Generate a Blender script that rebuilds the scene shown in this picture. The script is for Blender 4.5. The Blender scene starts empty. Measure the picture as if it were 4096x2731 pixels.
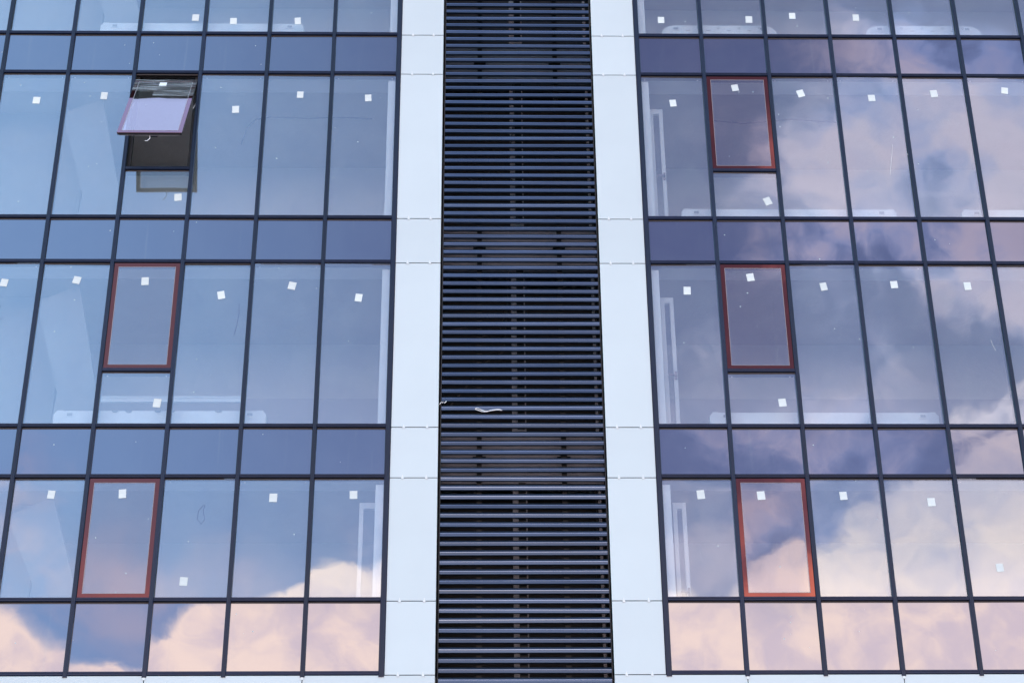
import bpy, bmesh, math, random
from mathutils import Vector, Matrix
R = math.radians
random.seed(7)
sc = bpy.context.scene
COL = sc.collection

# ------------------------------------------------------------------ camera
G = 8.059                      # height of the lowest transom above the ground
pitch, roll, yaw = R(27.64914), R(-0.48914), R(1.23873)
cp, sp, cy_, sy_ = math.cos(pitch), math.sin(pitch), math.cos(yaw), math.sin(yaw)
fwd = Vector((sy_*cp, cy_*cp, sp)); rt = Vector((cy_, -sy_, 0)); up = rt.cross(fwd)
r2 = rt*math.cos(roll) + up*math.sin(roll); u2 = -rt*math.sin(roll) + up*math.cos(roll)
cam_d = bpy.data.cameras.new('camera'); cam_d.sensor_width = 36; cam_d.lens = 6900/4096*36
cam_d.clip_start = 0.1; cam_d.clip_end = 2000
cam = bpy.data.objects.new('camera', cam_d); COL.objects.link(cam)
CAM = Vector((-0.5978, -21.4203, G-6.4595))
m = Matrix((r2, u2, -fwd)).transposed().to_4x4(); m.translation = CAM
cam.matrix_world = m
sc.camera = cam

# ------------------------------------------------------------------ sky, sun, exposure
SUN_EL, SUN_AZ = 24, 60        # the sun stands low behind the building, front is in open shade
sun_d = bpy.data.lights.new('sun', 'SUN'); sun_d.energy = 2.2; sun_d.angle = R(0.5); sun_d.color = (1.0, .9, .78)
sun = bpy.data.objects.new('sun', sun_d); COL.objects.link(sun)
sdir = Vector((math.cos(R(SUN_EL))*math.sin(R(SUN_AZ)), math.cos(R(SUN_EL))*math.cos(R(SUN_AZ)), math.sin(R(SUN_EL))))
sun.rotation_euler = sdir.to_track_quat('Z', 'Y').to_euler(); sun.location = (20, 40, 40)
sc.view_settings.view_transform = 'Standard'; sc.view_settings.look = 'None'
sc.view_settings.gamma = 1; sc.view_settings.use_curve_mapping = False
sc.view_settings.exposure = EXPO = 1.15

world = bpy.data.worlds.new('World'); sc.world = world; world.use_nodes = True
def build_world():
    nt = world.node_tree; N = nt.nodes; L = nt.links; N.clear()
    def nd(t, **k):
        n = N.new(t)
        for a, b in k.items(): setattr(n, a, b)
        return n
    def mt(op, a, b=None, c=None, clamp=False):
        n = nd('ShaderNodeMath', operation=op, use_clamp=clamp)
        for i, v in enumerate((a, b, c)):
            if v is None: continue
            if isinstance(v, (int, float)): n.inputs[i].default_value = v
            else: L.new(v, n.inputs[i])
        return n.outputs[0]
    def sm(x, lo, hi):
        n = nd('ShaderNodeMapRange', interpolation_type='SMOOTHSTEP')
        L.new(x, n.inputs[0]); n.inputs[1].default_value = lo; n.inputs[2].default_value = hi
        return n.outputs[0]
    def mixc(f, a, b):
        n = nd('ShaderNodeMix', data_type='RGBA')
        if isinstance(f, float): n.inputs[0].default_value = f
        else: L.new(f, n.inputs[0])
        for i, v in ((6, a), (7, b)):
            if isinstance(v, tuple): n.inputs[i].default_value = (*v, 1)
            else: L.new(v, n.inputs[i])
        return n.outputs[2]
    sky = nd('ShaderNodeTexSky', sky_type='NISHITA'); sky.sun_disc = False
    sky.sun_elevation = R(SUN_EL); sky.sun_rotation = R(SUN_AZ)
    sky.air_density = 1.0; sky.dust_density = 1.2; sky.ozone_density = 1.5
    tc = nd('ShaderNodeTexCoord')
    sp_ = nd('ShaderNodeSeparateXYZ'); L.new(tc.outputs['Generated'], sp_.inputs[0])
    x, y, z = sp_.outputs
    front = mt('LESS_THAN', y, 0.0)
    ay = mt('MAXIMUM', mt('ABSOLUTE', y), 0.02)
    # direction of the sky in front of the facade, in units of tangent (u = across, v = up)
    u = mt('DIVIDE', x, ay); v = mt('DIVIDE', z, ay)
    def noise(scale, detail, rough, off, dist=0.0, st=(1, 1, 1)):
        mp = nd('ShaderNodeMapping'); L.new(tc.outputs['Generated'], mp.inputs[0])
        mp.inputs['Location'].default_value = off; mp.inputs['Scale'].default_value = st
        n = nd('ShaderNodeTexNoise'); L.new(mp.outputs[0], n.inputs['Vector'])
        n.inputs['Scale'].default_value = scale; n.inputs['Detail'].default_value = detail
        n.inputs['Roughness'].default_value = rough; n.inputs['Distortion'].default_value = dist
        return n.outputs[0]
    n1 = noise(7, 7, .5, (3.1, 1.7, .4), .5)
    n2 = noise(4, 4, .5, (9.3, 4.2, 7.7), 1.2, (1, 1, 1.8))
    n3 = noise(15, 5, .55, (1.3, 8.8, 2.1), .8)
    n5 = noise(34, 4, .6, (2.2, 6.1, 3.3), .4)
    n4 = noise(5.5, 3, .5, (5.3, 2.8, 6.1), .6)
    # warp the coordinates so that authored cloud masses get ragged edges
    uw = mt('ADD', u, mt('MULTIPLY', mt('SUBTRACT', n1, .5), .18))
    uw = mt('ADD', uw, mt('MULTIPLY', mt('SUBTRACT', n5, .5), .05))
    vw = mt('ADD', v, mt('MULTIPLY', mt('SUBTRACT', n3, .5), .10))
    vw = mt('ADD', vw, mt('MULTIPLY', mt('SUBTRACT', n2, .5), .05))
    def blob(X, Z, sx, sz, w, rot=0.0):
        U, V = (X+.598)/21.42, (Z+6.459)/21.42; su, sv = sx/21.42, sz/21.42
        du = mt('SUBTRACT', uw, U); dv = mt('SUBTRACT', vw, V)
        c, s = math.cos(R(rot)), math.sin(R(rot))
        a = mt('ADD', mt('MULTIPLY', du, c/su), mt('MULTIPLY', dv, s/su))
        b = mt('ADD', mt('MULTIPLY', du, -s/sv), mt('MULTIPLY', dv, c/sv))
        q = mt('ADD', mt('MULTIPLY', a, a), mt('MULTIPLY', b, b))
        g = mt('POWER', 2.718, mt('MULTIPLY', q, -1.0))
        return mt('MULTIPLY', g, w)
    def total(lst):
        t = None
        for b in lst:
            o = blob(*b); t = o if t is None else mt('ADD', t, o)
        return mt('MULTIPLY', t, front)
    cum = total(CUMULUS); veil = total(VEIL)
    lowbank = sm(v, .34, .22)
    cum = mt('ADD', cum, lowbank)
    cum = mt('ADD', cum, mt('MULTIPLY', mt('SUBTRACT', n3, .5), .6))
    cum = mt('ADD', cum, mt('MULTIPLY', mt('SUBTRACT', n5, .5), .35))
    dens = sm(cum, .30, .84)
    generic = mt('MULTIPLY', mt('MULTIPLY', sm(n4, .50, .68), mt('SUBTRACT', 1.0, front)), sm(z, .9, .7))
    dens = mt('MAXIMUM', dens, mt('MULTIPLY', generic, .8))
    tex = mt('ADD', mt('MULTIPLY', n2, .55), mt('MULTIPLY', n3, .45))
    tex = mt('ADD', tex, mt('MULTIPLY', mt('SUBTRACT', n5, .5), .22))
    wisp = sm(mt('ADD', tex, mt('MULTIPLY', veil, .14)), .49, .645)
    vl = mt('MINIMUM', mt('MULTIPLY', mt('MULTIPLY', veil, 1.25), mt('MULTIPLY_ADD', wisp, .8, .2)), .92)
    base = nd('ShaderNodeMix', data_type='RGBA', blend_type='MULTIPLY'); base.inputs[0].default_value = 1
    L.new(sky.outputs[0], base.inputs[6]); base.inputs[7].default_value = (*SKY_TINT, 1)
    # sky grows brighter towards the left of the place and hazier overhead
    gl = sm(u, .12, -.42)
    c = mixc(mt('MULTIPLY', gl, .75), base.outputs[2], SKY_LEFT)
    c = mixc(mt('MULTIPLY', sm(z, .62, .98), .8), c, SKY_TOP)
    au = mt('ABSOLUTE', mt('SUBTRACT', u, .03))
    c = mixc(mt('MULTIPLY', mt('MULTIPLY', sm(au, .46, .9), front), sm(z, .9, .6)), c, SKY_SIDE_FILL)  # unseen sky to the sides brightened to light the white cladding
    c = mixc(vl, c, mixc(sm(tex, .42, .62), VEIL_A, VEIL_B))
    shade = sm(n4, .38, .62)
    lit = mixc(sm(mt('ADD', mt('MULTIPLY', n1, .6), mt('MULTIPLY', n5, .4)), .36, .58), CLOUD_SHADE, mixc(shade, CLOUD_A, CLOUD_B))
    lit = mixc(mt('MULTIPLY', sm(v, .385, .325), .9), lit, mixc(sm(mt('ADD', mt('MULTIPLY', n3, .55), mt('MULTIPLY', n5, .45)), .40, .60), CLOUD_MID, CLOUD_LOW))
    c = mixc(dens, c, lit)
    bg = nd('ShaderNodeBackground'); L.new(c, bg.inputs[0]); bg.inputs[1].default_value = 0.1
    out = nd('ShaderNodeOutputWorld'); L.new(bg.outputs[0], out.inputs[0])
# cloud masses by the facade point that mirrors them: X, Z, half width, half height, weight, tilt
CUMULUS = [(-7.7,.6,1.2,.75,1.2,-15), (-6.0,-.15,1.4,.50,1.1,0), (-4.7,.1,1.0,.55,1.0,0), (-3.3,.45,1.2,.70,1.1,8), (-2.1,.6,1.1,.6,1.1,0),
  (-3.3,1.15,.8,.22,.55,0), (-2.2,1.25,.5,.22,.5,0), (-.6,.4,2.0,.9,1.1,0), (2.2,.2,1.6,.85,1.3,0), (4.2,.3,1.9,1.0,1.3,0), (6.2,1.2,1.5,1.3,1.4,0),
  (7.4,2.5,1.4,1.2,1.4,10), (5.6,2.3,.6,.7,.8,35), (3.2,1.35,.7,.28,.6,0), (7.6,3.45,1.3,.55,1.1,8), (4.6,1.9,1.0,.5,.6,0)]
VEIL = [(4.1,1.9,1.6,.7,.7,0), (3.5,3.2,2.2,.7,.75,0), (4.5,4.8,.9,1.0,.5,20), (7.6,5.6,1.0,1.0,.55,0), (5.2,6.3,1.6,.7,.6,0),
  (6.8,8.2,2.2,1.8,.95,0), (4.6,8.2,1.0,1.2,.5,0), (6.4,9.9,1.8,.6,.6,-15), (2.6,4.6,.7,.4,.35,0), (-7.0,2.2,.9,.8,.6,0), (-2.0,2.0,.5,.8,.5,0), (-5.3,1.4,.9,.5,.5,0), (-3.6,1.7,.6,.4,.4,0), (2.4,1.7,1.1,.8,.6,0),
  (-6.6,3.0,.8,.5,.3,0)]
SKY_TINT = (1.50, 1.08, 1.30); SKY_LEFT = (3.4, 5.8, 9.6); SKY_TOP = (4.9, 5.6, 9.4); SKY_SIDE_FILL = (5.4, 10.2, 11.4)
VEIL_A = (3.0, 3.7, 6.8); VEIL_B = (7.4, 6.0, 7.3)
CLOUD_A = (9.8, 7.9, 8.2); CLOUD_B = (12.0, 9.3, 8.6); CLOUD_SHADE = (6.6, 5.9, 7.4); CLOUD_MID = (12.0, 9.2, 9.5); CLOUD_LOW = (17.0, 12.4, 10.2)
build_world()

# ------------------------------------------------------------------ materials
def new_mat(name):
    mm = bpy.data.materials.new(name); mm.use_nodes = True
    return mm, mm.node_tree.nodes, mm.node_tree.links
def pbr(name, col, rough=.6, metal=0.0, var=0.0, scale=3.0, bump=0.0, bscale=30, spec=.5, stretch=(1, 1, 1)):
    mm, N, L = new_mat(name); b = N['Principled BSDF']
    b.inputs['Base Color'].default_value = (*col, 1); b.inputs['Roughness'].default_value = rough
    b.inputs['Metallic'].default_value = metal; b.inputs['Specular IOR Level'].default_value = spec
    tc = N.new('ShaderNodeTexCoord'); mp = N.new('ShaderNodeMapping'); L.new(tc.outputs['Object'], mp.inputs[0])
    mp.inputs['Scale'].default_value = stretch
    if var:
        n = N.new('ShaderNodeTexNoise'); n.inputs['Scale'].default_value = scale; n.inputs['Detail'].default_value = 6
        L.new(mp.outputs[0], n.inputs['Vector'])
        oi = N.new('ShaderNodeObjectInfo')
        ad = N.new('ShaderNodeMath'); ad.operation = 'MULTIPLY_ADD'; ad.inputs[1].default_value = .5; L.new(oi.outputs['Random'], ad.inputs[0]); 
        hf = N.new('ShaderNodeMath'); hf.operation = 'MULTIPLY'; hf.inputs[1].default_value = .75; L.new(n.outputs[0], hf.inputs[0]); L.new(hf.outputs[0], ad.inputs[2])
        r = N.new('ShaderNodeMapRange'); r.inputs[1].default_value = .2; r.inputs[2].default_value = 1.0
        r.inputs[3].default_value = 1-var; r.inputs[4].default_value = 1+var; L.new(ad.outputs[0], r.inputs[0])
        mx = N.new('ShaderNodeMix'); mx.data_type = 'RGBA'; mx.blend_type = 'MULTIPLY'; mx.inputs[0].default_value = 1
        mx.inputs[6].default_value = (*col, 1); L.new(r.outputs[0], mx.inputs[7]); L.new(mx.outputs[2], b.inputs['Base Color'])
        rr = N.new('ShaderNodeMapRange'); rr.inputs[3].default_value = max(.03, rough-.12); rr.inputs[4].default_value = min(1, rough+.12)
        L.new(n.outputs[0], rr.inputs[0]); L.new(rr.outputs[0], b.inputs['Roughness'])
    if bump:
        n2 = N.new('ShaderNodeTexNoise'); n2.inputs['Scale'].default_value = bscale; n2.inputs['Detail'].default_value = 4
        L.new(mp.outputs[0], n2.inputs['Vector'])
        bp = N.new('ShaderNodeBump'); bp.inputs['Distance'].default_value = bump; L.new(n2.outputs[0], bp.inputs['Height'])
        L.new(bp.outputs[0], b.inputs['Normal'])
    return mm

def glass(name, refl, tint, clear=True, back=(.02, .03, .07), gcol=(.84, .94, 1.0), warp=.0028, specks=True, power=4.0, dust_light=.012):
    """coated facade glass: mirror layer over either clear glass or a painted back"""
    mm, N, L = new_mat(name); N.remove(N['Principled BSDF']); out = N['Material Output']
    def mth(op, a, b=None):
        n = N.new('ShaderNodeMath'); n.operation = op; n.use_clamp = False
        for i, v in enumerate((a, b)):
            if v is None: continue
            if isinstance(v, (int, float)): n.inputs[i].default_value = v
            else: L.new(v, n.inputs[i])
        return n.outputs[0]
    tc = N.new('ShaderNodeTexCoord'); oi = N.new('ShaderNodeObjectInfo')
    off = N.new('ShaderNodeVectorMath'); off.operation = 'SCALE'; off.inputs[0].default_value = (13.7, 5.1, 21.3); L.new(oi.outputs['Random'], off.inputs['Scale'])
    add = N.new('ShaderNodeVectorMath'); add.operation = 'ADD'; L.new(tc.outputs['Object'], add.inputs[0]); L.new(off.outputs[0], add.inputs[1])
    n = N.new('ShaderNodeTexNoise'); n.inputs['Scale'].default_value = 1.1; n.inputs['Detail'].default_value = 1.5; L.new(add.outputs[0], n.inputs['Vector'])
    bp = N.new('ShaderNodeBump'); bp.inputs['Distance'].default_value = warp; L.new(n.outputs[0], bp.inputs['Height'])
    gl = N.new('ShaderNodeBsdfGlossy'); gl.inputs['Roughness'].default_value = 0.0; gl.inputs['Color'].default_value = (*gcol, 1); L.new(bp.outputs[0], gl.inputs['Normal'])
    lw = N.new('ShaderNodeLayerWeight'); lw.inputs['Blend'].default_value = .5
    if name == 'red_enamel':      # clear glass over enamel: the tint washes out at grazing angles
        cm = N.new('ShaderNodeMix'); cm.data_type = 'RGBA'; cm.inputs[6].default_value = (*gcol, 1); cm.inputs[7].default_value = (.8, .7, .8, 1)
        cr = N.new('ShaderNodeMapRange'); cr.inputs[1].default_value = .25; cr.inputs[2].default_value = .65; L.new(lw.outputs['Facing'], cr.inputs[0]); L.new(cr.outputs[0], cm.inputs[0])
        L.new(cm.outputs[2], gl.inputs['Color'])
    fac = mth('ADD', refl, mth('MULTIPLY', mth('POWER', lw.outputs['Facing'], power), 1-refl))
    if clear:
        bk = N.new('ShaderNodeBsdfTransparent'); bk.inputs['Color'].default_value = (*tint, 1)
    else:
        bk = N.new('ShaderNodeBsdfDiffuse'); bk.inputs['Color'].default_value = (*back, 1)
    mx = N.new('ShaderNodeMixShader'); L.new(fac, mx.inputs[0]); L.new(bk.outputs[0], mx.inputs[1]); L.new(gl.outputs[0], mx.inputs[2])
    last = mx.outputs[0]
    if specks:
        # dried splashes, drips, and a dust film that also stands in for room light
        df = N.new('ShaderNodeBsdfDiffuse'); df.inputs['Color'].default_value = (.56, .65, .66, 1)
        vo = N.new('ShaderNodeTexVoronoi'); vo.inputs['Scale'].default_value = 9; L.new(add.outputs[0], vo.inputs['Vector'])
        sel = N.new('ShaderNodeSeparateColor'); L.new(vo.outputs['Color'], sel.inputs[0])
        rad = mth('MULTIPLY', mth('MAXIMUM', mth('SUBTRACT', sel.outputs[0], .70), 0.0), .36)
        dot = mth('LESS_THAN', vo.outputs['Distance'], rad)
        clus = N.new('ShaderNodeTexNoise'); clus.inputs['Scale'].default_value = 2.3; L.new(add.outputs[0], clus.inputs['Vector'])
        dot = mth('MULTIPLY', dot, mth('MULTIPLY', mth('GREATER_THAN', clus.outputs[0], .47), .85))
        mp = N.new('ShaderNodeMapping'); mp.inputs['Scale'].default_value = (22, 1, .5); L.new(add.outputs[0], mp.inputs[0])
        st = N.new('ShaderNodeTexNoise'); st.inputs['Scale'].default_value = 1.0; st.inputs['Detail'].default_value = 3; L.new(mp.outputs[0], st.inputs['Vector'])
        rg = N.new('ShaderNodeMapRange'); rg.inputs[1].default_value = .60; rg.inputs[2].default_value = .82; rg.inputs[4].default_value = .10; L.new(st.outputs[0], rg.inputs[0])
        dust = N.new('ShaderNodeMapRange'); dust.inputs[1].default_value = .35; dust.inputs[2].default_value = .75; dust.inputs[3].default_value = dust_light; dust.inputs[4].default_value = dust_light*1.5+.012; L.new(clus.outputs[0], dust.inputs[0])
        tot = mth('MAXIMUM', mth('MAXIMUM', dot, rg.outputs[0]), dust.outputs[0])
        m2 = N.new('ShaderNodeMixShader'); L.new(tot, m2.inputs[0]); L.new(last, m2.inputs[1]); L.new(df.outputs[0], m2.inputs[2]); last = m2.outputs[0]
    L.new(last, out.inputs['Surface'])
    return mm

M = {}
M['alu'] = pbr('navy_aluminium', (.010, .017, .045), .36, .0, .30, 2.0, spec=.32, stretch=(6, 6, .6))
M['alu_in'] = pbr('grey_inner_profile', (.16, .17, .19), .5)
M['black'] = pbr('black_rubber', (.010, .010, .012), .7)
M['gasket'] = pbr('brown_gasket', (.10, .075, .070), .6)
M['glass'] = glass('window_glass', .32, (.98, 1.0, 1.0), dust_light=.078, warp=.0032)  # thicker dust film brightens the panes in place of light from the rooms
M['spandrel'] = glass('spandrel_glass', .28, (1, 1, 1), False, (.014, .017, .036), gcol=(.87, .92, 1.0), warp=.0024)
M['sashglass'] = glass('sash_glass', .30, (.80, .78, .76), gcol=(.95, .91, .92))
M['inner'] = glass('inner_glass', .03, (.92, .94, .94), specks=False)
M['red'] = glass('red_enamel', .27, (1, 1, 1), False, (.022, .006, .007), gcol=(.76, .25, .20), warp=.0006, specks=False)
M['bead'] = pbr('pale_bead', (.36, .32, .33), .4)
M['panel'] = pbr('white_cladding', (.70, .75, .765), .42, 0, .05, 1.3, bump=.0006, bscale=2.0)
M['rivet'] = pbr('white_fixing', (.88, .88, .88), .35)
M['slat'] = pbr('navy_slat', (.078, .112, .168), .32, .8, .35, 1.5, spec=.5, stretch=(.7, 8, 8))
M['slat_glint'] = pbr('slat_edge_glint', (.27, .35, .46), .24, .9, .3, 1.5, stretch=(.7, 8, 8))  # lighter metal on the bead paints in the glint along each slat
M['rake'] = pbr('dull_plaster', (.38, .39, .40), .85, 0, .15, 1.5)
M['slab_concrete'] = pbr('dark_concrete', (.21, .215, .25), .85, 0, .25, 2.5)  # darker, bluer concrete tone for the slab edges
M['dark'] = pbr('dark_steel', (.012, .011, .011), .6)
M['concrete'] = pbr('raw_concrete', (.42, .37, .37), .85, 0, .25, 2.5, bump=.01, bscale=9)
M['plaster'] = pbr('grey_plaster', (.80, .82, .82), .85, 0, .12, 1.2, bump=.004, bscale=12)
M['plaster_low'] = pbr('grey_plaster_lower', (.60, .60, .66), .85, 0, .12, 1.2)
M['ceiling'] = pbr('bare_ceiling', (.52, .51, .50), .9, 0, .2, 1.8, bump=.006, bscale=14)
M['soffit'] = pbr('pale_soffit', (.88, .90, .92), .8, 0, .10, 2)
M['white'] = pbr('white_pvc', (.92, .93, .93), .35)
M['paper'] = pbr('white_paper', (.80, .82, .80), .6, 0, .12, 9)
M['film'] = pbr('white_film', (.93, .94, .94), .35, 0, .10, 5, bump=.006, bscale=14)
M['mark'] = pbr('grey_print', (.45, .47, .50), .6)
M['shaft'] = pbr('shaft_back_glass', (.016, .015, .016), .5, 0, .3, 2, spec=.2)
M['shaft_fr'] = pbr('shaded_shaft_frame', (.30, .29, .31), .5)  # white frame greyed: the shade of the shaft is put into its colour
M['cable'] = pbr('black_cable', (.015, .015, .015), .5)
M['rope'] = pbr('white_cord', (.88, .84, .84), .7)
M['scrib'] = pbr('marker_line', (.08, .10, .30), .6)
M['asphalt'] = pbr('asphalt', (.14, .14, .14), .9, 0, .2, .6, bump=.004, bscale=60)
def film_mat():
    mm, N, L = new_mat('stretch_film'); b = N['Principled BSDF']
    b.inputs['Base Color'].default_value = (.45, .50, .52, 1); b.inputs['Roughness'].default_value = .3
    tc = N.new('ShaderNodeTexCoord'); mp = N.new('ShaderNodeMapping'); mp.inputs['Scale'].default_value = (1.5, 1, 26); L.new(tc.outputs['Object'], mp.inputs[0])
    n = N.new('ShaderNodeTexNoise'); n.inputs['Scale'].default_value = 1.3; n.inputs['Detail'].default_value = 5; n.inputs['Distortion'].default_value = .8; L.new(mp.outputs[0], n.inputs['Vector'])
    r = N.new('ShaderNodeMapRange'); r.inputs[1].default_value = .48; r.inputs[2].default_value = .72; r.inputs[3].default_value = .03; r.inputs[4].default_value = .60; L.new(n.outputs[0], r.inputs[0])
    bp = N.new('ShaderNodeBump'); bp.inputs['Distance'].default_value = .01; L.new(n.outputs[0], bp.inputs['Height']); L.new(bp.outputs[0], b.inputs['Normal'])
    L.new(r.outputs[0], b.inputs['Alpha']); return mm
M['wrap'] = film_mat()

# ------------------------------------------------------------------ mesh helpers
class MB:
    def __init__(s): s.v = []; s.f = []; s.mi = []
    def box(s, x0, x1, y0, y1, z0, z1, mi=0, front=None):
        b = len(s.v)
        s.v += [(x0,y0,z0),(x1,y0,z0),(x1,y1,z0),(x0,y1,z0),(x0,y0,z1),(x1,y0,z1),(x1,y1,z1),(x0,y1,z1)]
        fs = [(0,3,2,1),(4,5,6,7),(0,1,5,4),(1,2,6,5),(2,3,7,6),(3,0,4,7)]
        for i, f in enumerate(fs):
            s.f.append(tuple(b+k for k in f)); s.mi.append(front if (front is not None and i == 2) else mi)
        return s
    def prism(s, prof, a0, a1, axis='x', mi=0):
        """extrude a closed profile: axis x -> prof is (y,z); axis z -> prof is (x,y); axis y -> prof is (x,z)"""
        b = len(s.v); n = len(prof)
        for a in (a0, a1):
            for p, q in prof:
                s.v.append({'x': (a, p, q), 'z': (p, q, a), 'y': (p, a, q)}[axis])
        for i in range(n):
            j = (i+1) % n; s.f.append((b+i, b+j, b+n+j, b+n+i)); s.mi.append(mi)
        s.f.append(tuple(b+i for i in range(n))[::-1]); s.mi.append(mi)
        s.f.append(tuple(b+n+i for i in range(n))); s.mi.append(mi)
        return s
    def tube(s, pts, r, n=6, mi=0):
        b0 = len(s.v); P = [Vector(p) for p in pts]
        for i, p in enumerate(P):
            d = (P[min(i+1, len(P)-1)]-P[max(i-1, 0)]).normalized()
            a = d.cross(Vector((0, 1, 0.01))).normalized(); c = d.cross(a)
            for k in range(n):
                t = 2*math.pi*k/n; s.v.append(tuple(p+(a*math.cos(t)+c*math.sin(t))*r))
        for i in range(len(P)-1):
            for k in range(n):
                k2 = (k+1) % n; s.f.append((b0+i*n+k, b0+i*n+k2, b0+(i+1)*n+k2, b0+(i+1)*n+k)); s.mi.append(mi)
        s.f.append(tuple(b0+k for k in range(n))[::-1]); s.mi.append(mi)
        s.f.append(tuple(b0+(len(P)-1)*n+k for k in range(n))); s.mi.append(mi)
        return s
    def disc(s, x, y0, y1, z, r, n=12, mi=0):
        return s.prism([(x+r*math.cos(2*math.pi*k/n), z+r*math.sin(2*math.pi*k/n)) for k in range(n)], y0, y1, 'y', mi)
    def build(s, name, mats, parent=None, loc=(0, 0, 0), bevel=0, smooth=False):
        me = bpy.data.meshes.new(name); me.from_pydata(s.v, [], s.f)
        bm = bmesh.new(); bm.from_mesh(me); bmesh.ops.recalc_face_normals(bm, faces=bm.faces)
        if bevel: 
            bmesh.ops.bevel(bm, geom=list(bm.edges), offset=bevel, segments=1, affect='EDGES')
            bm.to_mesh(me)
        else:
            bm.to_mesh(me)
        bm.free()
        for q in (mats if isinstance(mats, (list, tuple)) else [mats]): me.materials.append(q)
        if not bevel:
            for p_, i in zip(me.polygons, s.mi): p_.material_index = i
        if smooth:
            for p_ in me.polygons: p_.use_smooth = True
        o = bpy.data.objects.new(name, me); COL.objects.link(o); o.location = loc
        if parent: o.parent = parent
        return o
def shift(mb, dx, dy, dz):
    mb.v = [(a-dx, b-dy, c-dz) for a, b, c in mb.v]; return mb
def dup(o, parent, loc):
    c = o.copy(); COL.objects.link(c); c.parent = parent; c.location = loc; return c
def tag(o, label=None, cat=None, group=None, kind=None):
    if label: o['label'] = label
    if cat: o['category'] = cat
    if group: o['group'] = group
    if kind: o['kind'] = kind
    return o

# ------------------------------------------------------------------ ground
g = MB().box(-600, 600, -600, 600, -.5, 0).build('ground', M['asphalt']); tag(g, kind='structure')
pv = MB().box(-40, 40, -4.5, 0.6, .0, .13).build('pavement', M['concrete']); tag(pv, kind='structure')

# ------------------------------------------------------------------ the office building
B = bpy.data.objects.new('office_building', None); COL.objects.link(B)
tag(B, 'office building with blue glass curtain walls either side of a dark louvred strip', 'building')
GX = 1.833                                 # first mullion either side of the centre
NC = 8                                     # bays each side
T = [14.175, 13.43, 10.848-.745+2.583-.0, 10.103, 9.364, 6.7915, 6.0464, 3.4605, 2.7142, .983, 0.0]
T = [13.43, 12.686, 10.103, 9.364, 6.7915, 6.0464, 3.4605, 2.7142, .983, 0.0]     # transom centre lines, above G
Z = [t+G for t in T]
TOP = Z[0]; XE = GX+NC
CW = .030                                  # half width of a cover cap
# mullions: cover cap with grooves and chamfers outside, deep box behind the glass
def mull_prof(w):
    return [(-w, 0), (-w, -.030), (-w+.006, -.040), (-.010, -.040), (-.006, -.037), (.006, -.037), (.010, -.040), (w-.006, -.040), (w, -.030), (w, 0)]
for s in (-1, 1):
    for i in range(NC+1):
        w = CW if i else .036
        mb = MB().prism(mull_prof(w), Z[-1]-.055, TOP+.05, 'z')
        mb.box(-w-.004, w+.004, 0, .03, Z[-1]-.03, TOP, mi=1)
        mb.box(-.026, .026, .03, .11, Z[-1], TOP, mi=2)
        mb.build('mullion', [M['alu'], M['black'], M['alu_in']], B, (s*(GX+i), 0, 0))
    # transoms: one cover cap per level, running between the mullion caps
    for k, z in enumerate(Z):
        h = .026
        mb = MB()
        for i in range(NC):
            a, b = GX+i+(CW if i else .036), GX+i+1-CW
            x0, x1 = (a, b) if s > 0 else (-b, -a)
            mb.prism([(0, -h), (-.026, -h), (-.033, -h+.006), (-.033, -.004), (-.030, 0), (-.033, .004), (-.033, h-.006), (-.026, h), (0, h)], x0, x1, 'x')
            mb.box(x0, x1, -.004, .03, -h-.016, h+.006, mi=1)
            mb.box(x0, x1, -.006, .0, -h-.026, -h-.016, mi=2)
            mb.box(x0+.0, x1, .03, .11, -.03, .028, mi=3)
        mb.build('transom', [M['alu'], M['black'], M['gasket'], M['alu_in']], B, (0, 0, z))

def pane_mesh(w, h):
    return MB().box(-w/2, w/2, 0, .028, -h/2, h/2, mi=1, front=0)
srnd = random.Random(3)
def sticker(parent, x, z, rot=0, y=-.003, size=(.100, .122)):
    size = (size[0]*srnd.uniform(.93, 1.07), size[1]*srnd.uniform(.93, 1.05))
    mb = MB().box(-size[0]/2, size[0]/2, -.0012, .0012, -size[1]/2, size[1]/2)
    o = mb.build('sticker', M['paper'], parent, (x, y, z)); o.rotation_euler = (0, R(rot), 0); return o
STICK = {  # (X, Z above lowest transom) : turn
 'L': [(-4.991,10.409,2),(-4.405,10.352,-2),(-3.411,10.355,-5),(-7.256,8.84,2),(-6.252,8.929,3),(-4.259,8.688,-2),(-3.305,8.966,2),(-2.276,8.907,-3),
   (-4.995,7.129,-4),(-7.335,5.691,9),(-6.315,5.74,12),(-5.344,5.716,-2),(-4.252,5.499,-12),(-3.256,5.65,11),(-2.305,5.458,7),(-5.008,3.804,5),
   (-6.296,2.452,4),(-5.349,2.459,-4),(-4.439,1.234,2),(-3.341,2.406,1),(-2.272,2.446,-2)],
 'R': [(2.228,10.407,1),(3.601,10.426,2),(4.284,10.499,1),(5.279,10.475,1),(2.334,8.837,-5),(3.293,9.118,-9),(4.29,9.025,-16),(5.366,8.943,-2),
   (6.329,9.032,-6),(7.42,9.09,8),(3.639,7.094,-22),(2.371,5.583,2),(3.29,5.801,-8),(4.331,5.654,-9),(5.349,5.691,-3),(6.405,5.67,-3),(3.592,3.817,-5),
   (2.383,2.45,-5),(3.192,2.432,-4),(4.303,2.432,-3),(5.481,2.34,-2),(6.276,1.411,-4)]}
ALLST = STICK['L']+STICK['R']; used = set()
CLIP = []
def add_stickers(o, x0, x1, z0, z1, cx, cz, y=-.003):
    for n_, (sx, sz, r) in enumerate(ALLST):
        if n_ not in used and x0 < sx < x1 and z0 < sz+G < z1:
            used.add(n_); sticker(o, sx-cx, sz+G-cz, r, y)
rnd = random.Random(11)
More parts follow.
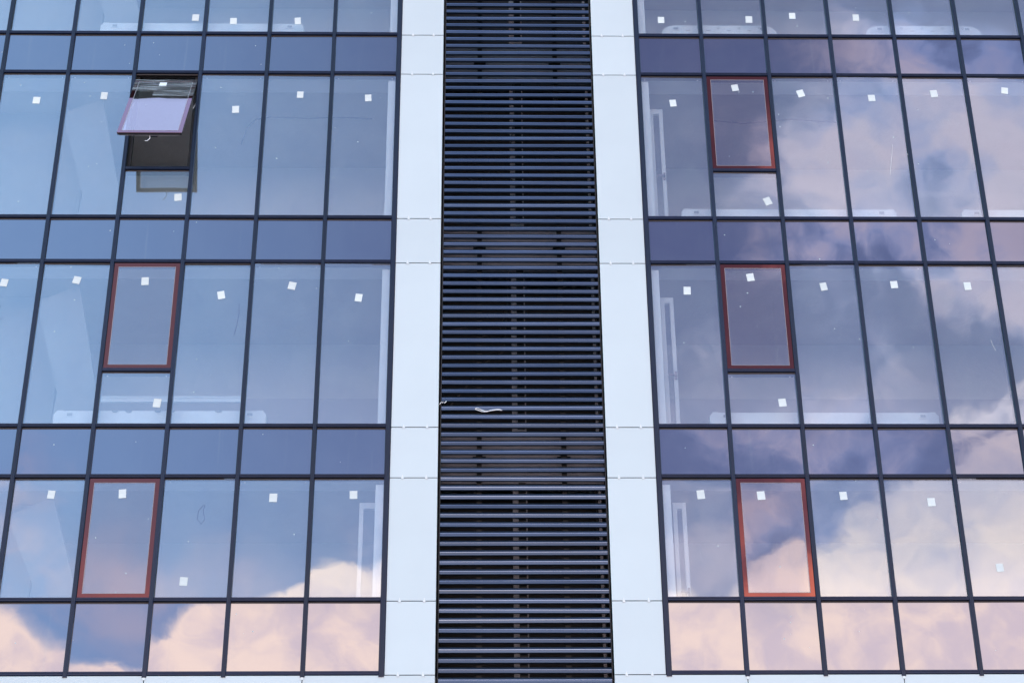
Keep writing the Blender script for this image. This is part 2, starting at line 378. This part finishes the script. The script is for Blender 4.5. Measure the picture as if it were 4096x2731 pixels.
def wob(o, a=.34):
    o.rotation_euler = (R(rnd.uniform(-a, a)), 0, R(rnd.uniform(-a, a)))
HOPEN = {-1: 3, 1: 1}
def bay(s, i): 
    a, b = GX+i, GX+i+1
    return (a, b) if s > 0 else (-b, -a)
def fixed(s, i, z0, z1, name, mat, st=True):
    x0, x1 = bay(s, i); cx, cz = (x0+x1)/2, (z0+z1)/2
    w, h = (x1-x0)-.05, (z1-z0)-.046
    o = pane_mesh(w, h).build(name, [mat, M['inner'] if mat is M['glass'] else M['black']], B, (cx, 0, cz)); wob(o)
    if st: add_stickers(o, x0, x1, z0, z1, cx, cz)
    if name == 'window' and rnd.random() < .6:
        MB().disc(-w/2+.07, .045, .055, h/2-.045, .009, 8).disc(w/2-.07, .045, .055, h/2-.045, .009, 8).build('glazing_clip', M['white'], o)
    return o

def opening_window(s, i, zt, zb, opened=False):
    """top hung sash behind a red enamel border, hinged under the transom"""
    x0, x1 = bay(s, i); cx = (x0+x1)/2; H = zt-zb
    w = .93; top = zt-.036; h = H-.060
    fr = MB()                                            # fixed dark frame in the opening
    fr.box(-.47, -w/2-.004, -.012, .11, -H+.026, -.028); fr.box(w/2+.004, .47, -.012, .11, -H+.026, -.028)
    fr.box(-w/2-.004, w/2+.004, .034, .11, -.060, -.028); fr.box(-w/2-.004, w/2+.004, .034, .11, -H+.026, -H+.056)
    fr.box(-.47, -w/2+.045, .034, .11, -H+.056, -.060); fr.box(w/2-.045, .47, .034, .11, -H+.056, -.060)
    f = fr.build('opening_window', M['dark'], B, (cx, 0, zt))
    tag(f, 'open top-hung window with a film-wrapped red sash' if opened else None)
    b = .058
    sa = MB()
    for q in ((-w/2, -w/2+b, -h, 0), (w/2-b, w/2, -h, 0), (-w/2+b, w/2-b, -b, 0), (-w/2+b, w/2-b, -h, -h+b)):
        sa.box(q[0], q[1], -.010, -.002, q[2], q[3], mi=0)
        sa.box(q[0]+.004 if q[0] < 0 and q[1] < 0 else q[0], q[1]-.004 if q[0] > 0 else q[1], -.002, .032, q[2]+.003, q[3]-.003, mi=1)
    sash = sa.build('sash', [M['red'], M['dark']], f, (0, 0, -.036))
    pn = MB().box(-w/2+b+.006, w/2-b-.006, -.009, .02, -h+b+.006, -b-.006, mi=1, front=0).build('pane', [M['sashglass'], M['inner']], f, (0, 0, -.036))
    bd = MB(); t = .006; xa, xb, za, zb2 = -w/2+b, w/2-b, -h+b, -b
    bd.box(xa, xa+t, -.0115, -.001, za, zb2); bd.box(xb-t, xb, -.0115, -.001, za, zb2); bd.box(xa+t, xb-t, -.0115, -.001, za, za+t); bd.box(xa+t, xb-t, -.0115, -.001, zb2-t, zb2)
    bead = bd.build('glazing_bead', M['bead'], f, (0, 0, -.036))
    hd = MB().box(-.03, .03, .032, .045, -h+.012, -h+.055).box(-.010, .010, .045, .075, -h+.02, -h+.045).box(-.010, .11, .066, .08, -h+.022, -h+.044)
    handle = hd.build('handle', M['dark'], f, (0, 0, -.036), bevel=.002)
    parts = [sash, pn, bead, handle]
    if opened:
        ang = R(-27.6); base = Vector((0, -.012, -.160))
        for o in parts: o.location = base; o.rotation_euler = (ang, 0, 0)
        # stretch film hanging over the top of the sash
        fm = MB(); nx = 14; pts = []
        lo = [-.36-.015*math.sin(k*.8) if k < 6 else -.50 for k in range(nx+1)]
        for k in range(nx): 
            a, c = -w/2-.004+(w+.008)*k/nx, -w/2-.004+(w+.008)*(k+1)/nx
            z_ = lo[k] if k < 5 else -.53
            fm.box(a, c, -.0165, -.0150, z_, .004)
        fo = fm.build('film_cover', M['wrap'], f, tuple(base)); fo.rotation_euler = (ang, 0, 0)
        st = sticker(f, 0, 0, 2, size=(.11, .115)); st.location = base+Vector((-.07, 0, 0)); st.rotation_euler = (ang, 0, 0)
        st.location = base + Matrix.Rotation(ang, 3, 'X') @ Vector((-.03, -.019, -.155))
        for sx in (-1, 1):
            e = Matrix.Rotation(ang, 3, 'X') @ Vector((sx*(w/2-.02), .03, -.62)) + base
            ar = MB().tube([(sx*(w/2+.0), .02, -.55), (sx*(w/2-.01), (e.y+.02)/2+.02, (e.z-.55)/2-.10), tuple(e)], .009, 5).build('stay_arm', M['bead'], f)
        cb = MB().tube([(0, .05, -h+.02), (.01, .06, -h-.05), (-.02, .07, -h-.10), (-.05, .06, -h-.12)], .006, 5).build('cord', M['rope'], f, tuple(base)); cb.rotation_euler = (ang, 0, 0)
        hr = MB().box(-w/2+.03, w/2-.03, .034, .042, -h+.004, -h+.016).build('lock_rail', M['bead'], f, tuple(base)); hr.rotation_euler = (ang, 0, 0)
    else:
        wob_r = (R(rnd.uniform(-.15, .15)), 0, R(rnd.uniform(-.12, .12)))
        pn.rotation_euler = wob_r
        for n_, (sx, sz, r) in enumerate(ALLST):
            if n_ not in used and x0 < sx < x1 and zb < sz+G < zt:
                used.add(n_); sticker(f, sx-cx, sz+G-zt, r, -.012)
    return f

SPLIT = [Z[1]-1.74, Z[3]-1.74, Z[5]-1.74]
for s in (-1, 1):
    for i in range(NC):
        for top in (0, 2, 4, 6):
            fixed(s, i, Z[top+1], Z[top], 'spandrel', M['spandrel'], False)
        fixed(s, i, Z[9], Z[8], 'spandrel', M['spandrel'], False)
        for k, top in enumerate((1, 3, 5, 7)):
            zt, zb = Z[top], Z[top+1]
            if i == HOPEN[s]:
                if k < 3:
                    zm = SPLIT[k]
                    opening_window(s, i, zt, zm, opened=(s < 0 and k == 1))
                    fixed(s, i, zb, zm, 'window', M['glass'])
                    x0, x1 = bay(s, i)
                    MB().prism([(0, -.026), (-.026, -.026), (-.033, -.020), (-.033, .020), (-.026, .026), (0, .026)], x0+CW, x1-CW, 'x').box(x0+CW, x1-CW, -.004, .03, -.036, .034, mi=1).box(x0+CW, x1-CW, -.006, 0, -.048, -.036, mi=2).box(x0+CW, x1-CW, .03, .14, -.03, .03, mi=3).build('transom', [M['alu'], M['black'], M['gasket'], M['alu_in']], B, (0, 0, zm))
                else:
                    opening_window(s, i, zt, zb)
            else:
                fixed(s, i, zb, zt, 'window', M['glass'])

# ---- white cladding either side of the louvres and under the glass
JZ = [TOP+.05]+[z-.03 for z in (Z[1], Z[2], Z[3], Z[4], Z[5], Z[6], Z[7], Z[8], Z[9])]
def panel(x0, x1, z0, z1, fix=True):
    g_ = .0055; cx, cz = (x0+x1)/2, (z0+z1)/2
    mb = MB().box(x0+g_-cx, x1-g_-cx, -.028, -.004, z0+g_-cz, z1-g_-cz)
    o = mb.build('cladding_panel', M['panel'], B, (cx, 0, cz), bevel=.002)
    wob(o, .06)
    return o
def fixing(x, z):
    MB().disc(0, -.040, -.026, 0, .017).box(-.005, .005, -.032, -.0285, .012, .045).build('fixing', M['rivet'], B, (x, 0, z))
for s, xi, xo in ((-1, 1.147, 1.797), (1, 1.130, 1.795)):
    zs = sorted([TOP+.05]+[Z[k]-.03 for k in range(1, 10)])
    for a, b in zip(zs[:-1], zs[1:]):
        panel(min(s*xi, s*xo), max(s*xi, s*xo), a, b)
    for z in zs[:-1]:
        for q in (.27, .76): fixing(s*(xo-(xo-xi)*q), z-.004)
    # band under the curtain wall, jointed at every second mullion
    xs = [xi, GX+1, GX+3, GX+5, XE]
    for lo, hi in ((Z[9]-.03-1.32, Z[9]-.03), (Z[9]-.03-2.64, Z[9]-.03-1.32)):
        for a, b in zip(xs[:-1], xs[1:]): panel(min(s*a, s*b), max(s*a, s*b), lo, hi)
    for a in xs[1:4]:
        fixing(s*a, Z[9]-.075); fixing(s*a-.0, Z[9]-.5)
bk = MB()
for s in (-1, 1):
    a, b = sorted((s*1.135, s*1.80)); bk.box(a+.01, b-.01, -.019, .25, Z[9]-.036, TOP)
    a, b = sorted((s*1.135, s*XE)); bk.box(a, b, -.019, .25, Z[9]-2.67, Z[9]-.05)
bk.build('backing_wall', M['dark'], B)
MB().box(-XE, XE, .02, .4, 0, Z[9]-2.67).build('ground_floor_wall', M['plaster'], B)
# overhanging cornice above the frame, stepped
MB().box(-XE-.3, -5.39, -.22, .1, TOP+.25, TOP+.9).box(-5.39, XE+.3, -.30, .1, TOP+.24, TOP+.9).box(-XE, XE, -.02, .2, TOP+.02, TOP+.25).build('cornice', M['dark'], B)
MB().box(-XE-.3, XE+.3, .1, 9, TOP+.3, TOP+.6).build('roof', M['concrete'], B)
MB().box(-XE-.05, -XE, -.03, 9, 0, TOP+.3).box(XE, XE+.05, -.03, 9, 0, TOP+.3).box(-XE, XE, 8.9, 9.0, 0, TOP+.3).build('outer_wall', M['plaster'], B)

# ---- louvre screen in front of a service shaft
scr = MB()
SX0, SX1 = -1.125, 1.117
for x in (SX0+.006, SX1-.006): scr.box(x-.006, x+.006, .0, .5, Z[9]-2.6, TOP, mi=0)
screen = scr.build('louver_screen', M['dark'], B)
for x in (-.592, .562):
    MB().box(-.034, .034, .080, .125, Z[9]-2.6, TOP).build('post', M['dark'], screen, (x, 0, 0))
prof = [(-.008, -.006), (-.013, -.003), (-.013, .006), (-.009, .009), (.016, .042), (.042, .042), (.042, -.032), (.038, -.037), (-.004, -.037), (-.008, -.034)]
rs = random.Random(5)
PITCH = .13171; z0s = 10.7171
slats = []
for k in range(-3, 88):
    z = G+z0s-PITCH*k + (.012*math.sin((k-35)/14.)) - .006
    dx0, dx1 = rs.uniform(-.005, .005), rs.uniform(-.003, .003)
    L_ = SX1-SX0-.03
    if not slats:
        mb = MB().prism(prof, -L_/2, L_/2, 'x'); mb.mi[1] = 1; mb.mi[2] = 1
        o = mb.build('louver_slat', [M['slat'], M['slat_glint']], screen)
        slats.append(o)
    else:
        o = slats[0].copy(); COL.objects.link(o); slats.append(o)
    o.parent = screen; o.location = ((SX0+SX1)/2, .006, z); o.rotation_euler = (R(rs.uniform(-2.5, 2.5)), R(rs.uniform(-.22, .16)), 0)
# brackets holding the posts to the slabs
for zc in [(Z[a]+Z[a+1])/2 for a in (0, 2, 4, 6)]:
    for x in (-.592, .562):
        MB().box(-.09, .09, .14, .24, -.012, .012).box(-.045, .045, .12, .24, -.04, .04).build('bracket', M['dark'], screen, (x, 0, zc-.03))
# shaft back: slab edges and glazed storeys
for a in (0, 2, 4, 6):
    MB().box(SX0, SX1, .25, .45, Z[a+1], Z[a]).build('slab_edge', M['slab_concrete'], B)
for a, b in ((1, 2), (3, 4), (5, 6), (7, 9)):
    zt, zb = Z[a], Z[b]-(0.0 if b < 9 else 2.6)
    MB().box(SX0, SX1, .75, .80, zb, zt).build('shaft_window', M['shaft'], B)
    MB().box(-.135, .062, .30, .36, zb+.02, zt-.02).box(SX1-.09, SX1-.05, .3, .36, zb+.02, zt-.02).build('shaft_frame', M['shaft_fr'], B)
    MB().box(-.062, .038, .10, .22, zb+(.0 if b == 9 else .05), zt-.05).build('shaft_post', M['dark'], B, ((.0), 0, 0))
for k, pts in enumerate([[(-1.05,3.7),(-.75,4.1),(-.5,4.45),(-.25,4.62),(-.2,5.2),(-.17,6.0)], [(-1.1,4.95),(-.8,5.0),(-.55,4.86),(-.3,4.95),(-.22,5.3)],
                         [(.86,10.9),(.90,10.2),(.93,9.9),(.98,9.6)], [(-.15,9.6),(-.08,9.2),(-.06,8.7),(-.13,8.1)], [(.95,.9),(.97,1.5),(1.0,2.1),(.99,2.6)], [(-.9,7.6),(-.6,7.45),(-.4,7.7),(-.1,7.5)]]):
    MB().tube([(x, .27, z+G+.12) for x, z in pts], .011, 5).build('shaft_cable', M['cable'], B)
# loose cord and film scrap caught on the slats
def cord(name, pts, r, label, cat):
    o = MB().tube([(a, -.012+d, c) for a, c, d in pts], r, 5).build(name, M['rope'], None, (0, 0, G+3.69), smooth=True)
    return tag(o, label, cat)
loop = [(.02,.012,.02),(-.06,.010,0),(-.14,.008,0),(-.22,0,0),(-.30,-.010,0),(-.36,-.022,0),(-.43,-.026,0),(-.50,-.020,0),(-.56,-.004,0),(-.62,.012,0),(-.652,.022,0),(-.650,.034,0),(-.62,.040,0),(-.57,.034,0),(-.52,.018,0),(-.47,.000,0),(-.42,-.012,0),(-.35,-.012,.004),(-.26,.002,.004),(-.16,.016,.004),(-.06,.022,.004),(-.01,.026,.02)]
loop = [(a*.55-.288, c*.8+.002, d) for a, c, d in loop]
cord('cord', loop, .007, 'looped white cord caught between two dark louvre slats left of the middle', 'cord')
cord('film_scrap', [(-1.14,.09,.0),(-1.125,.112,0),(-1.105,.13,0),(-1.095,.112,0),(-1.085,.128,0),(-1.07,.112,0),(-1.045,.145,.01)], .007, 'small torn white film scrap at the left end of a louvre slat', 'scrap')

# ---- rooms behind the glass
DEPTH = 2.75
for lv, (zt, zb) in enumerate(((Z[1], Z[2]), (Z[3], Z[4]), (Z[5], Z[6]), (Z[7], Z[9]))):
    for s in (-1, 1):
        a, b = (GX-.02, XE) if s > 0 else (-XE, -GX+.02)
        MB().box(a, b, .16, .50, zt+.0, zt+.60).build('edge_beam', M['soffit'], B)
        MB().box(a, b, .50, 8.9, zt+.10, zt+.40).build('ceiling', M['ceiling'], B)
        zl = zt-.86
        MB().box(a, b, DEPTH, DEPTH+.15, zl, zt+.10).build('partition_wall', M['plaster'], B)
        MB().box(a, b, DEPTH-.03, DEPTH+.15, zb-.2, zl).build('partition_wall', M['plaster_low'], B)
        MB().box(a, b, .16, DEPTH+.2, zb-.28, zb-.13).build('floor_slab', M['concrete'], B)
        # white reveal board next to the louvre bay and side walls
        e = GX+.02 if s > 0 else -GX-.02
        x0, x1 = sorted((e, e+s*.012)); MB().box(x0, x1, .5, DEPTH, zb-.1, zt+.09).build('side_wall', M['plaster'], B)
        x0, x1 = sorted((e+s*.012, e+s*.13)); MB().box(x0, x1, .045, .075, zb+.03, zt-.10).build('reveal_board', M['white'], B)
# pale raking bracing walls seen in the left bays
for zt, k in ((Z[1], 0), (Z[3], 1), (Z[5], 2), (Z[7], 3)):
    dz = zt-.02
    H_ = 2.35 if k < 3 else 1.7
    mb = MB().prism([(-7.02, dz-.30), (-6.43, dz-.02), (-5.86, dz-H_*1.0), (-5.92, dz-H_-.3), (-6.62, dz-H_-.3), (-6.56, dz-H_*.75)], .62, .70, 'y')
    mb.build('raking_wall', M['rake'], B)
    MB().box(-XE, -6.75, 1.2, 1.35, dz-2.5, dz+.1).build('room_divider', M['rake'], B)
# white doors just inside the bays beside the louvres
def door(x0, x1, zt, zb, hand):
    st = .058
    mb = MB().box(x0, x0+st, .30, .36, zb, zt).box(x1-st, x1, .30, .36, zb, zt).box(x0+st, x1-st, .30, .36, zt-.09, zt).box(x0+st, x1-st, .30, .36, zb, zb+.3)
    o = mb.build('inner_door', M['white'], B, bevel=.004)
    MB().box(x0+st, x1-st, .32, .34, zb+.3, zt-.09).build('door_pane', M['inner'], o)
    if hand: MB().box(x1-.04, x1-.012, .28, .30, hand-.06, hand+.06).box(x1-.135, x1-.02, .255, .275, hand-.01, hand+.012).box(x1-.035, x1-.018, .27, .29, hand-.01, hand+.01).build('handle', M['bead'], o)
door(2.0, 2.206, G+8.94, G+6.55, G+7.71)
door(2.015, 2.205, G+5.64, G+3.25, G+4.38)
door(2.03, 2.214, G+2.46, G+.6, G+1.18)
door(-2.21, -1.92, G+2.46, G+.6, None)
# rail above the radiator on the middle left storey
MB().box(-5.93, -3.90, .36, .40, G+4.06, G+4.085).box(-5.93, -3.90, .37, .40, G+4.0, G+4.06).build('rail', M['soffit'], B)

# loose wiring under the ceilings
for pts in ([(-4.35,8.75),(-4.28,9.05),(-4.15,9.22),(-3.9,9.27),(-3.3,9.24),(-2.9,9.27),(-2.3,9.24)], [(-7.5,6.52),(-7.1,6.6),(-6.8,6.53),(-6.4,6.60),(-6.1,6.52),(-5.6,6.58),(-5.1,6.53),(-4.6,6.56)],
            [(3.0,9.25),(3.6,9.18),(4.4,9.26),(5.2,9.2)], [(2.6,6.6),(3.3,6.5),(3.9,6.58),(4.6,6.5)]):
    MB().tube([(x, 1.3, z+G+.55-.35) for x, z in pts], .010, 5).build('ceiling_cable', M['cable'], B)

# ------------------------------------------------------------------ radiators standing behind the glass
def radiator(x0, x1, ztop, label, style=0, zb=None):
    h = .42; ztop -= .075; L_ = x1-x0
    root = bpy.data.objects.new('radiator', None); COL.objects.link(root); root.location = ((x0+x1)/2, .15, G+ztop-h)
    tag(root, label, 'radiator', 'wrapped white radiators behind the glass')
    e = .10
    if style:      # rounded ends
        pr = []
        for k in range(7):
            t = math.pi/2*k/6; pr.append((L_/2-.22+.22*math.sin(t), h-.16+.16*math.cos(t)))
        pr = [(-a, c) for a, c in pr[::-1]]+pr
        prf = pr+[(L_/2, 0), (-L_/2, 0)]
    else:
        prf = [(-L_/2, 0), (-L_/2, h-.06), (-L_/2+.03, h-.02), (-L_/2+.04, h), (-L_/2+.12, h), (-L_/2+.13, h-.008), (L_/2-.13, h-.008), (L_/2-.12, h), (L_/2-.04, h), (L_/2-.03, h-.02), (L_/2, h-.06), (L_/2, 0)]
    MB().prism(prf, 0, .16, 'y').build('body', M['film'], root)
    for sx in (-1, 1):
        MB().box(-.055, .055, -.006, .002, h-.10, h-.03).box(-.035, .035, -.010, -.006, h-.085, h-.045, mi=1).build('end_cap', [M['white'], M['mark']], root, (sx*(L_/2-.22), 0, 0))
    gr = MB(); n = int(L_/.022)
    for k in range(n): 
        x = -L_/2+.33+k*.022
        if x > L_/2-.33: break
        gr.box(x, x+.012, -.004, .0, .02, .045)
    gr.build('grille', M['mark'], root)
    if style:
        pt = MB(); r_ = random.Random(int(x0*10))
        k = 0
        while -L_/2+.25+k*.16 < L_/2-.2:
            x = -L_/2+.25+k*.16; z = h-.05-(.05 if k % 2 else 0)
            n_ = 10; ring = [(x+.016*math.cos(2*math.pi*j/n_), -.004, z+.016*math.sin(2*math.pi*j/n_)) for j in range(n_+1)]
            pt.tube(ring, .003, 4) if k % 2 == 0 else pt.box(x-.03, x+.03, -.003, .0, z-.004, z+.004)
            k += 1
        pt.build('printed_mark', M['mark'], root)
    return root
radiator(-6.48, -3.33, 10.50, 'wrapped white radiator behind the top left windows, at the upper edge of the photo', 0)
radiator(2.25, 4.05, 10.50, 'round-cornered radiator in printed film nearest the louvres in the top right windows', 1)
radiator(5.45, 7.27, 10.51, 'round-cornered radiator in printed film farther right in the top right windows', 1)
radiator(2.38, 5.56, 7.13, 'long white radiator below the topmost closed red window on the right', 0)
radiator(6.53, 9.6, 7.13, 'white radiator cut off by the right edge of the photo, beside the long one', 0)
radiator(-6.44, -3.53, 3.84, 'white radiator with dark hooks on top behind the pane below the left red window', 0)
radiator(2.60, 5.78, 3.82, 'white radiator at the foot of the middle right storey, below the second red window', 0)
hk = [o for o in bpy.data.objects if o.name.startswith('radiator') and o.location.z < G+4 and o.location.x < 0][0]
for x in (-.62, -.43, -.03, .16, .80):
    MB().tube([(x-.04, -.01, .41), (x-.02, -.012, .395), (x+.02, -.012, .395), (x+.04, -.01, .41)], .012, 5).build('hook', M['mark'], hk)

# marker scribbles and scratches left on the panes by the builders
wins = [o for o in bpy.data.objects if o.name.startswith('window')]
def on_pane(X, Zp):
    for o in wins:
        mx = [v.co for v in o.data.vertices]
        w_, h_ = max(c.x for c in mx), max(c.z for c in mx)
        if abs(o.location.x-X) < w_ and abs(o.location.z-Zp-G) < h_: return o
def scribble(name, pts, mat, r=.0015):
    o = on_pane(*pts[0])
    if o: MB().tube([(x-o.location.x, -.004, z+G-o.location.z) for x, z in pts], r, 4).build(name, mat, o)
scribble('marker_line', [(-7.33,5.32),(-7.40,5.22),(-7.42,5.12),(-7.36,5.09),(-7.28,5.12)], M['scrib'])
scribble('marker_line', [(-3.99,5.36),(-3.98,5.2),(-4.0,5.0),(-4.03,4.85)], M['scrib'])
scribble('marker_line', [(-4.26,2.30),(-4.32,2.22),(-4.33,2.10),(-4.27,2.03),(-4.23,2.10),(-4.26,2.22),(-4.24,2.30)], M['scrib'])
scribble('scratch', [(5.59,8.10),(5.56,7.9),(5.52,7.7),(5.50,7.56)], M['rope'], .0022)
scribble('scratch', [(5.78,7.98),(5.83,7.84),(5.85,7.76)], M['rope'], .0022)
scribble('scratch', [(6.62,4.80),(6.64,4.70),(6.67,4.63)], M['rope'], .0022)
